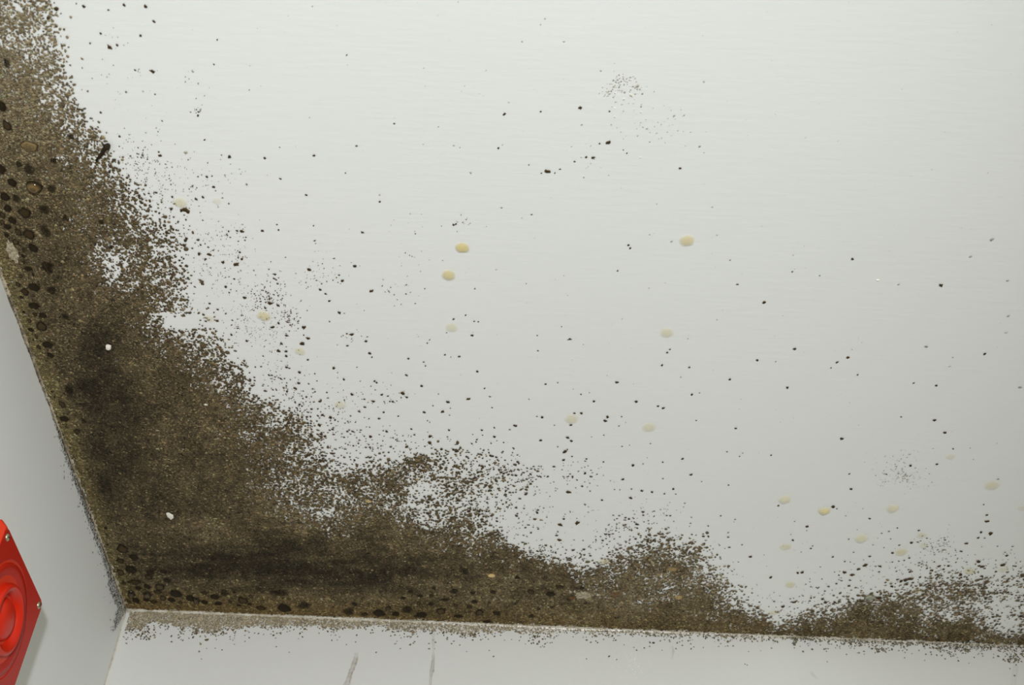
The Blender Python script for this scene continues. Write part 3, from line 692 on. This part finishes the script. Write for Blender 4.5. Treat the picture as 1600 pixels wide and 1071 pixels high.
for k, n_ in (('', 6), ('s', 4), ('g', 3)):
    for j in range(n_):
        dk = np.array([32, 26, 16.]); br = np.array([62, 49, 29.]) + 8 * (j % 3)
        if k == '': cols = [(dk, .0), (dk, .6), (dk, .95), (br if j % 2 else dk * 1.25, .92), (br if j % 2 else dk * 1.3, .92)]; rings = dome(0.22, (1.0, .88, .74, .5, .25))
        elif k == 's': cols = [(dk, 0), (dk, .25), (dk, .5), (dk, .62), (dk, .66)]; rings = dome(0.10)
        else: cols = [(dk, .6), (dk, 1), (dk, 1), (br, 1), (br, 1)]; rings = [(math.sin(t), 0.02 + 0.92 * math.cos(t)) for t in (1.5, 1.25, 1.0, 0.75, 0.5, 0.25)]; cols = [cols[0]] + cols
        dm[k, j] = blob_mesh('dark_droplet', rings, cols, 400 + j + 10 * len(k) + (50 if k == 'g' else 0), wob=0.09, nseg=20)
n_of = {'': 6, 's': 4, 'g': 3}

# the big glinting bead with an amber heart, and a ring-shaped one above it
AMB = [(np.array([40, 32, 20.]), .9), (np.array([36, 28, 18.]), 1), (np.array([58, 45, 25.]), 1), (np.array([96, 78, 46.]), 1), (np.array([112, 92, 56.]), 1), (np.array([84, 68, 42.]), 1)]
hd = link('amber_droplet', blob_mesh('amber_droplet', [(math.sin(t), 0.02 + 0.85 * math.cos(t)) for t in (1.5, 1.25, 1.0, 0.75, 0.5, 0.25)], AMB, 470, wob=0.05, nseg=24), M_GLINT)
tag(seat(hd, 54.5, 289.5, 24, 1.05, 0.0, 0.0012), 'largest glinting bead with amber heart in the mould, upper left', 'droplet', 'dark droplets in the mould')
RG = [(np.array([86, 72, 46.]), .3), (np.array([60, 46, 28.]), .9), (np.array([150, 128, 84.]), .7), (np.array([130, 112, 74.]), .5), (np.array([126, 108, 72.]), .5)]
hd = link('amber_droplet', blob_mesh('amber_droplet', dome(0.35), RG, 471, wob=0.06, nseg=24), M_DARKDROP)
tag(seat(hd, 46.6, 227, 25, 1.1, 0.0, 0.0012), 'flat brown ring-shaped bead above the largest glinting bead', 'droplet', 'dark droplets in the mould')

# ------------------------------------------------------------------ labels by neighbourhood
ORD = ['', 'second ', 'third ', 'fourth ', 'fifth ', 'sixth ', 'seventh ', 'eighth ', 'ninth ', 'tenth ', 'eleventh ', 'twelfth ', 'thirteenth ', 'fourteenth ', 'fifteenth ', 'sixteenth ', 'seventeenth ', 'eighteenth ', 'nineteenth ', 'twentieth ', 'twenty-first ', 'twenty-second ', 'twenty-third ', 'twenty-fourth ', 'twenty-fifth ', 'twenty-sixth ']
def side(dx, dy):
    if abs(dx) >= abs(dy): return 'right of' if dx > 0 else 'left of'
    return 'below' if dy > 0 else 'above'
def neighbour_labels(items, marks, phrase):
    """items: list of (x, y, words); gives each a label: rank by distance among its like on one side of its nearest landmark"""
    slots = {}
    for i, (x, y, wd) in enumerate(items):
        d, hx, hy, h = min(((x - mx) ** 2 + (y - my) ** 2, mx, my, h) for mx, my, h in marks)
        slots.setdefault((h, side(x - hx, y - hy), wd), []).append((d, i))
    out = [None] * len(items)
    for (h, sd, wd), L in slots.items():
        for k, (d, i) in enumerate(sorted(L)):
            out[i] = f'{wd} {phrase} {sd} {h}, {ORD[min(k, len(ORD) - 1)]}closest'.replace('  ', ' ')
            if len(out[i].replace('-', ' ').split()) > 16: out[i] = out[i].replace('mould spot', 'spot').replace('big dark', 'dark')
    return out

DMARKS = [(54.5, 289.5, 'the largest glinting bead'), (22, 392, 'the white scuff by the left wall'), (170, 541, 'the white paint chip'), (197, 953, 'the room corner'), (266, 805, 'the ragged white chip'), (768, 898, 'the bright tan bead'), (556, 985, 'the wall above the left drip'), (912, 930, 'the white scuff by the front wall'), (206, 926, 'the glinting bead nearest the corner'), (677, 975, 'the wall above the right drip'), (300, 935, 'the double glinting bead')]
wk = {'': 'dark', 's': 'blurry', 'g': 'glinting'}
labs = neighbour_labels([(x, y, ('large ' if max(w, h) > 14 else 'small ' if max(w, h) < 7.5 else '') + wk[k]) for x, y, w, h, k in darks], DMARKS, 'wet droplet')
for i, ((x, y, w, h, k), lab) in enumerate(zip(darks, labs)):
    o = link('dark_droplet', dm[k, i % n_of[k]], M_GLINT if k == 'g' else M_DARKDROP)
    P, m = on_ceiling(np.array(x), np.array(y))
    seat(o, x, y, w, 1.0, random.uniform(-0.25, 0.25), 0.0019)
    v = rays(x, y); fore = v[2] / np.linalg.norm(v)             # height in the picture -> depth along the ceiling
    o.scale = (w * .5 * m, min(h / fore, w * 1.5) * .5 * m, w * .45 * m)
    tag(o, lab, 'droplet', 'dark droplets in the mould')

# single spots: the 300 largest as objects, the rest as one dust
SPM = {}
for fa in (False, True):
    for j in range(10):
        c0 = np.array([62, 50, 32.]) if not fa else np.array([172, 167, 151.])
        c1 = np.array([92, 76, 50.]) if not fa else np.array([190, 186, 172.])
        c1 = c1 + (j % 4) * 5
        a_edge = .75 if not fa else .35
        SPM[fa, j] = blob_mesh('mould_spot', [(1.0, 0.02), (0.75, 0.20), (0.4, 0.32)], [(c1, 1), ((c0 + c1) / 2, 1), (c0, 1)], 500 + j + 20 * fa, nseg=9, wob=0.20)
MARKS = [(a[0], a[1], a[4]) for a in AMBER] + [(975, 135, 'the faint grey cluster'), (1405, 740, 'the grey speck cluster'), (168, 230, 'the dark stalk'), (250, 90, 'the clean strip at upper left'), (640, 725, 'the knot of speckle'), (870, 790, 'the dip of the big patch'), (1040, 835, 'the mould hump'), (1480, 900, 'the right patch'), (1330, 500, 'the clear right part'), (590, 400, 'the clear part'), (600, 560, 'the spread of specks in mid-ceiling'), (1190, 620, 'the clear part below the lone droplet')]
MARKS = MARKS[:33] + [(640, 722, 'the dense knot of speckle'), (1040, 835, 'the top of the mould hump')]
big = spots[:300]
labs = neighbour_labels([(x, y, ('faint' if fa else 'big dark' if d > 5.9 else 'dark')) for x, y, d, fa in big], MARKS, 'mould spot')
for i, ((x, y, d, fa), lab) in enumerate(zip(big, labs)):
    o = link('mould_spot', SPM[fa, i % 10], M_SPOT)
    tag(seat(o, x, y, d * 0.98, random.uniform(0.85, 1.18), None, 0.0006), lab, 'mould spot', 'single mould spots on the ceiling')

# everything finer: tiny spots and dust clusters
fine = [(x, y, d, (182, 178, 164) if fa else (78, 64, 44)) for x, y, d, fa in spots[300:]]
def dust(cx_, cy_, sx, sy, n_, d, rgb=(86, 72, 50)):
    for _ in range(n_):
        fine.append((random.gauss(cx_, sx), random.gauss(cy_, sy), d * math.exp(random.gauss(0, .3)), rgb))
for a in ((427,455,16,14,70,2.0),(452,495,9,10,55,2.1),(412,470,8,8,30,2.2),(420,500,26,20,110,1.2),(395,455,25,25,70,1.3),(385,500,20,18,60,1.3),(400,525,28,14,60,1.3),(440,560,22,14,40,1.2),
          (515,425,20,14,26,1.5),(480,435,20,14,14,1.6),(500,410,15,10,10,1.3),(545,525,8,6,12,1.8),(560,620,30,12,26,1.4),(610,618,35,8,20,1.4),(530,632,9,8,14,1.8),
          (240,270,25,25,80,1.5),(255,300,30,25,90,1.5),(220,250,14,18,50,1.7),(290,290,35,25,40,1.4),(340,275,25,12,22,1.5),(360,360,22,10,26,1.6),(375,395,14,8,20,1.6),(330,360,25,20,30,1.3),(325,400,22,25,50,1.4),(345,430,18,22,60,1.4),
          (310,172,5,6,10,1.6),(175,70,14,18,12,1.2),(215,110,6,6,8,1.2),(205,215,15,15,16,1.3),(290,120,30,18,12,1.1),(185,150,25,20,10,1.1),
          (620,455,25,12,14,1.4),(655,345,30,12,6,1.2),(725,350,6,6,8,1.5),(640,400,20,10,8,1.2),
          (700,740,45,20,120,2.6),(760,745,40,18,70,2.6),(790,735,20,14,50,2.5),(835,740,8,10,22,2.4),(830,760,25,14,20,2.2),(740,785,40,12,50,2.3),(800,800,25,12,36,2.2),(820,830,30,12,40,2.3),(890,745,18,14,24,2.2),(905,740,25,12,14,1.8),(640,690,50,14,40,2.0),(590,690,30,12,40,2.3),(545,675,25,12,36,2.4),(520,665,14,14,26,2.4),(450,600,16,14,30,2.0),(480,625,20,12,34,2.2),(430,590,14,14,34,2.1),(500,640,20,14,30,2.1),
          (905,855,35,12,36,2.2),(955,835,14,12,34,2.5),(985,820,18,10,30,2.4),(1030,810,25,10,24,2.0),(1000,790,30,12,18,1.6),(1110,850,14,14,24,2.1),(1145,900,16,16,26,2.1),(1185,935,18,14,22,2.0),(860,800,30,16,22,1.8),(920,800,30,20,14,1.5),(850,860,22,6,40,2.6),(890,870,25,5,40,2.6),
          (1465,855,14,9,46,1.6),(1460,865,20,14,36,1.5),(1480,850,10,12,20,1.4),(1380,890,30,14,26,1.6),(1340,910,35,14,30,1.8),(1290,930,30,12,30,2.0),(1480,885,40,12,50,2.1),(1540,890,40,12,50,2.1),(1440,890,25,8,30,2.1),(1575,870,25,14,16,1.8),(1560,935,25,16,46,2.0),(1575,965,25,14,24,1.9),(1265,940,25,8,36,2.1),(1230,955,12,8,16,1.9),(1245,855,30,25,8,1.3),(1400,800,30,20,8,1.2)):
    dust(*a)
for a in ((965,135,12,8,34,2.2),(975,125,10,6,24,2.0),(955,145,7,5,20,2.4),(995,140,8,8,14,2.2),(1010,170,30,25,30,1.8),(1050,190,30,18,14,1.6),(1000,190,30,20,20,1.6),(940,240,30,10,10,1.6)):
    dust(*a, rgb=(198, 194, 182))
for a in ((1405,735,20,12,50,1.6),(1412,743,10,5,26,2.0),(1390,725,18,10,22,1.4),(1430,745,18,7,24,1.6),(1420,710,14,6,12,1.5),(1445,760,16,4,10,1.4),(1380,755,8,6,8,1.6)):
    dust(*a, rgb=(168, 163, 148))
# sparse dust over the whole open ceiling
for _ in range(260):
    x = random.uniform(100, 1600); y = random.uniform(0, 960)
    if grid_at(cov, np.array([x]), np.array([y]))[0] < 0.03:
        fine.append((x, y, random.uniform(0.8, 1.5), (165, 160, 145)))
fa_ = np.array([(a, b, d) for a, b, d, c in fine]); fcq = np.array([c for a, b, d, c in fine], float)
P, m = on_ceiling(fa_[:, 0], fa_[:, 1])
g_ = (P[:, 0] > 0.003) & (P[:, 1] < -0.003)
o = specks(P[g_], m[g_], fa_[g_, 2], fcq[g_] * np.exp(rng.normal(0, 0.12, (g_.sum(), 1))), 'ceiling', lift=0.0003, name='mould_dust', mat=M_MOULD)
tag(o, 'fine brown mould dust sprinkled over the open white ceiling', 'mould', None, 'stuff')

# ------------------------------------------------------------------ odd pieces: dark stalk, paint chips, scuffs, drips
def flake(name, px, py, outline, h, mat, lift, label, cat, group=None):
    """small thick flake; outline in pixels round (px, py)"""
    P0, m = on_ceiling(np.array(float(px)), np.array(float(py)))
    ox = np.array([q[0] for q in outline], float); oy = np.array([q[1] for q in outline], float)
    Q, _ = on_ceiling(px + ox, py + oy); Q = Q - P0
    n_ = len(outline)
    V = [(q[0], q[1], 0) for q in Q] + [(q[0] * .9, q[1] * .9, -h) for q in Q] + [(q[0] * .45, q[1] * .45, -h * 1.35) for q in Q]
    F = [tuple(range(n_))]
    for i in range(2):
        for k in range(n_):
            a = i * n_ + k; b = i * n_ + (k + 1) % n_
            F.append((a, b, b + n_, a + n_))
    F.append(tuple(range(2 * n_, 3 * n_)))
    me = mesh_py(name, V, F)
    o = link(name, me, mat)
    o.location = (P0[0], P0[1], H - lift)
    return tag(o, label, cat, group)

M_CHIP = plain_mat('white_chip', (232, 228, 214), 0.6, 0.3, noise=0.12, scale=400.0)
M_SCUFF = bead_mat('scuffed_paint', (206, 196, 170), (128, 112, 82), 300.0, 0.46, 0.5)
M_STALK = plain_mat('dark_stalk', (46, 38, 26), 0.9, 0.1, noise=0.3, scale=600.0)
M_HUSK = plain_mat('grey_mould', (142, 140, 118), 0.9, 0.1, noise=0.3, scale=500.0)
flake('paint_chip', 170, 541, [(-4,-3),(0,-4),(4,-2),(4.5,2),(2,4),(-2,3.5),(-4,1)], 0.0020, M_CHIP, 0.0010, 'small white paint chip amid dark mould, left of centre', 'paint chip', 'white chips in the mould')
flake('paint_chip', 266, 805, [(-6,-4),(-2,-5),(1,-3),(5,-1),(6,3),(2,6),(-1,3),(-4,1)], 0.0014, M_CHIP, 0.0010, 'ragged white chip in the dark mould up from the corner', 'paint chip', 'white chips in the mould')
for (x, y, w, h, lab) in ((20, 392, 12, 17, 'pale scuffed paint patch at the ceiling edge by the left wall'), (912, 930, 20, 6, 'pale scuffed paint streak in the mould near the front wall')):
    n_ = 22
    out = [(w * (1 + random.uniform(-.3, .25)) * math.cos(6.283 * k / n_) * 0.7 + (0.35 * h * math.sin(6.283 * k / n_) if w < h else -0.25 * h * math.sin(6.283 * k / n_)), h * (1 + random.uniform(-.3, .25)) * math.sin(6.283 * k / n_)) for k in range(n_)]
    flake('paint_scuff', x, y, out, 0.0002, M_SCUFF, 0.0011, lab, 'paint scuff', 'pale scuffs in the mould')
# dark stalk: tapered bent tube with a blunt head lying on the ceiling
stalk_px = [(152, 248), (157, 241), (161, 235), (165, 230), (168, 226.5), (171, 223.5)]
rad = [0.0010, 0.0014, 0.0016, 0.0020, 0.0032, 0.0022]
Q, _ = on_ceiling(np.array([p[0] for p in stalk_px], float), np.array([p[1] for p in stalk_px], float))
V = []; F = []
for i, (q, r) in enumerate(zip(Q, rad)):
    t = Q[min(i + 1, len(Q) - 1)] - Q[max(i - 1, 0)]; t = t / np.linalg.norm(t); s = np.cross(t, [0, 0, 1])
    for k in range(8):
        a = 6.2832 * k / 8; rr = r * random.uniform(.85, 1.15)
        V.append(tuple(q - Q[3] + s * rr * math.cos(a) + np.array([0, 0, 1]) * rr * math.sin(a)))
for i in range(len(Q) - 1):
    for k in range(8): F.append((i * 8 + k, i * 8 + (k + 1) % 8, (i + 1) * 8 + (k + 1) % 8, (i + 1) * 8 + k))
F.append(tuple(range(7, -1, -1))); F.append(tuple(range((len(Q) - 1) * 8, len(Q) * 8)))
o = link('mould_stalk', mesh_py('mould_stalk', V, F, True), M_STALK)
o.location = (Q[3][0], Q[3][1], H - 0.0028)
tag(o, 'dark stalk-like tuft with a blunt head at the upper mould edge', 'mould tuft')
# furry grey bead on the right patch
cols = [(np.array([120, 112, 88.]), 1), (np.array([120, 116, 92.]), 1), (np.array([168, 168, 148.]), 1), (np.array([126, 126, 106.]), 1), (np.array([156, 158, 140.]), 1)]
o = link('mould_tuft', blob_mesh('mould_tuft', dome(0.5), cols, 610, wob=0.12), M_SPOT)
tag(seat(o, 1359, 933, 16, 1.1, 0.0, 0.001), 'furry grey-green round tuft on the right mould patch', 'mould tuft')

# drips down the front wall
M_DRIP = drop_mat('dried_drip', 0.5, 0.3)
def drip(pts, rgb, label, seed):
    """raised dried run; pts = (x, y, width, density) in pixels on the front wall"""
    r_ = np.random.default_rng(seed)
    n_ = 28; T = np.linspace(0, 1, n_)
    A = np.array(pts, float); s = np.linspace(0, 1, len(A))
    x = np.interp(T, s, A[:, 0]); y = np.interp(T, s, A[:, 1]); w = np.interp(T, s, A[:, 2]) * r_.uniform(.75, 1.2, n_); al = np.interp(T, s, A[:, 3]) * r_.uniform(.6, 1.2, n_)
    V = []; K = []
    org, _ = on_front(np.array(A[0, 0]), np.array(A[0, 1]))
    for i in range(n_):
        for j, u in enumerate((-.5, -.36, 0, .36, .5)):
            p, m = on_front(np.array(x[i] + u * w[i] + r_.uniform(-.4, .4)), np.array(y[i]))
            p = p - org; p[1] -= (0.0003, 0.0008, 0.0006, 0.0009, 0.0003)[j]
            V.append(p); K.append((*lin(rgb), float(np.clip(al[i] * .5 * (.1, .8, .45, 1.0, .1)[j] * r_.uniform(.7, 1.2), 0, 1))))
    F = []
    for i in range(n_ - 1):
        for j in range(4):
            a = i * 5 + j; F.append((a, a + 5, a + 6)); F.append((a, a + 6, a + 1))
    o = link('drip_mark', mesh_np('drip_mark', np.array(V), F, K, True), M_DRIP)
    o.location = tuple(org)
    return tag(o, label, 'drip mark', 'drip marks on the front wall')
drip([(557, 1020, 5, .15), (556, 1030, 8, .65), (551, 1045, 10, .75), (547, 1054, 8, .8), (545, 1062, 11, .6), (538, 1080, 11, .6), (532, 1100, 10, .4)], (138, 108, 74), 'left brown drip mark running down the front wall', 1)
drip([(677, 985, 6, .15), (677, 1000, 5, .35), (677, 1020, 4, .2), (677, 1032, 6, .6), (675, 1048, 7, .7), (673, 1060, 5, .7), (671, 1085, 5, .6), (668, 1110, 4, .4)], (132, 102, 74), 'right brown drip mark running down the front wall', 2)
drip([(1050, 1010, 3, .2), (1052, 1018, 4, .4), (1050, 1030, 3, .2)], (130, 122, 108), 'short faint drip mark under the mould hump on the wall', 3)
drip([(1266, 1050, 4, .15), (1270, 1056, 5, .4), (1277, 1062, 4, .2)], (150, 146, 134), 'short grey smear low on the front wall, right half', 4)
drip([(1588, 1030, 10, .12), (1586, 1050, 10, .2), (1583, 1075, 8, .15)], (150, 140, 120), 'faint wide drip at the far right of front wall', 5)

# white dots on the front wall: glints of its paint texture, painted as specks
fl = []
for cx_, cy_, sx, sy, n_ in ((982, 1030, 9, 13, 46), (994, 1036, 4, 9, 16), (958, 1030, 8, 12, 16), (907, 1034, 2, 7, 9), (1008, 1048, 10, 8, 10)):
    for _ in range(n_): fl.append((random.gauss(cx_, sx), max(1003, random.gauss(cy_, sy)), random.uniform(1.0, 2.3)))
fl = np.array(fl)
P, m = on_front(fl[:, 0], fl[:, 1])
o = specks(P, m, fl[:, 2], np.tile(np.array([250, 250, 246.]), (len(fl), 1)), 'front', lift=0.0001, name='wall_glints', mat=M_CHIP)
tag(o, 'tiny white dots painted as glints on the front wall under the mould hump', 'paint flecks', None, 'stuff')
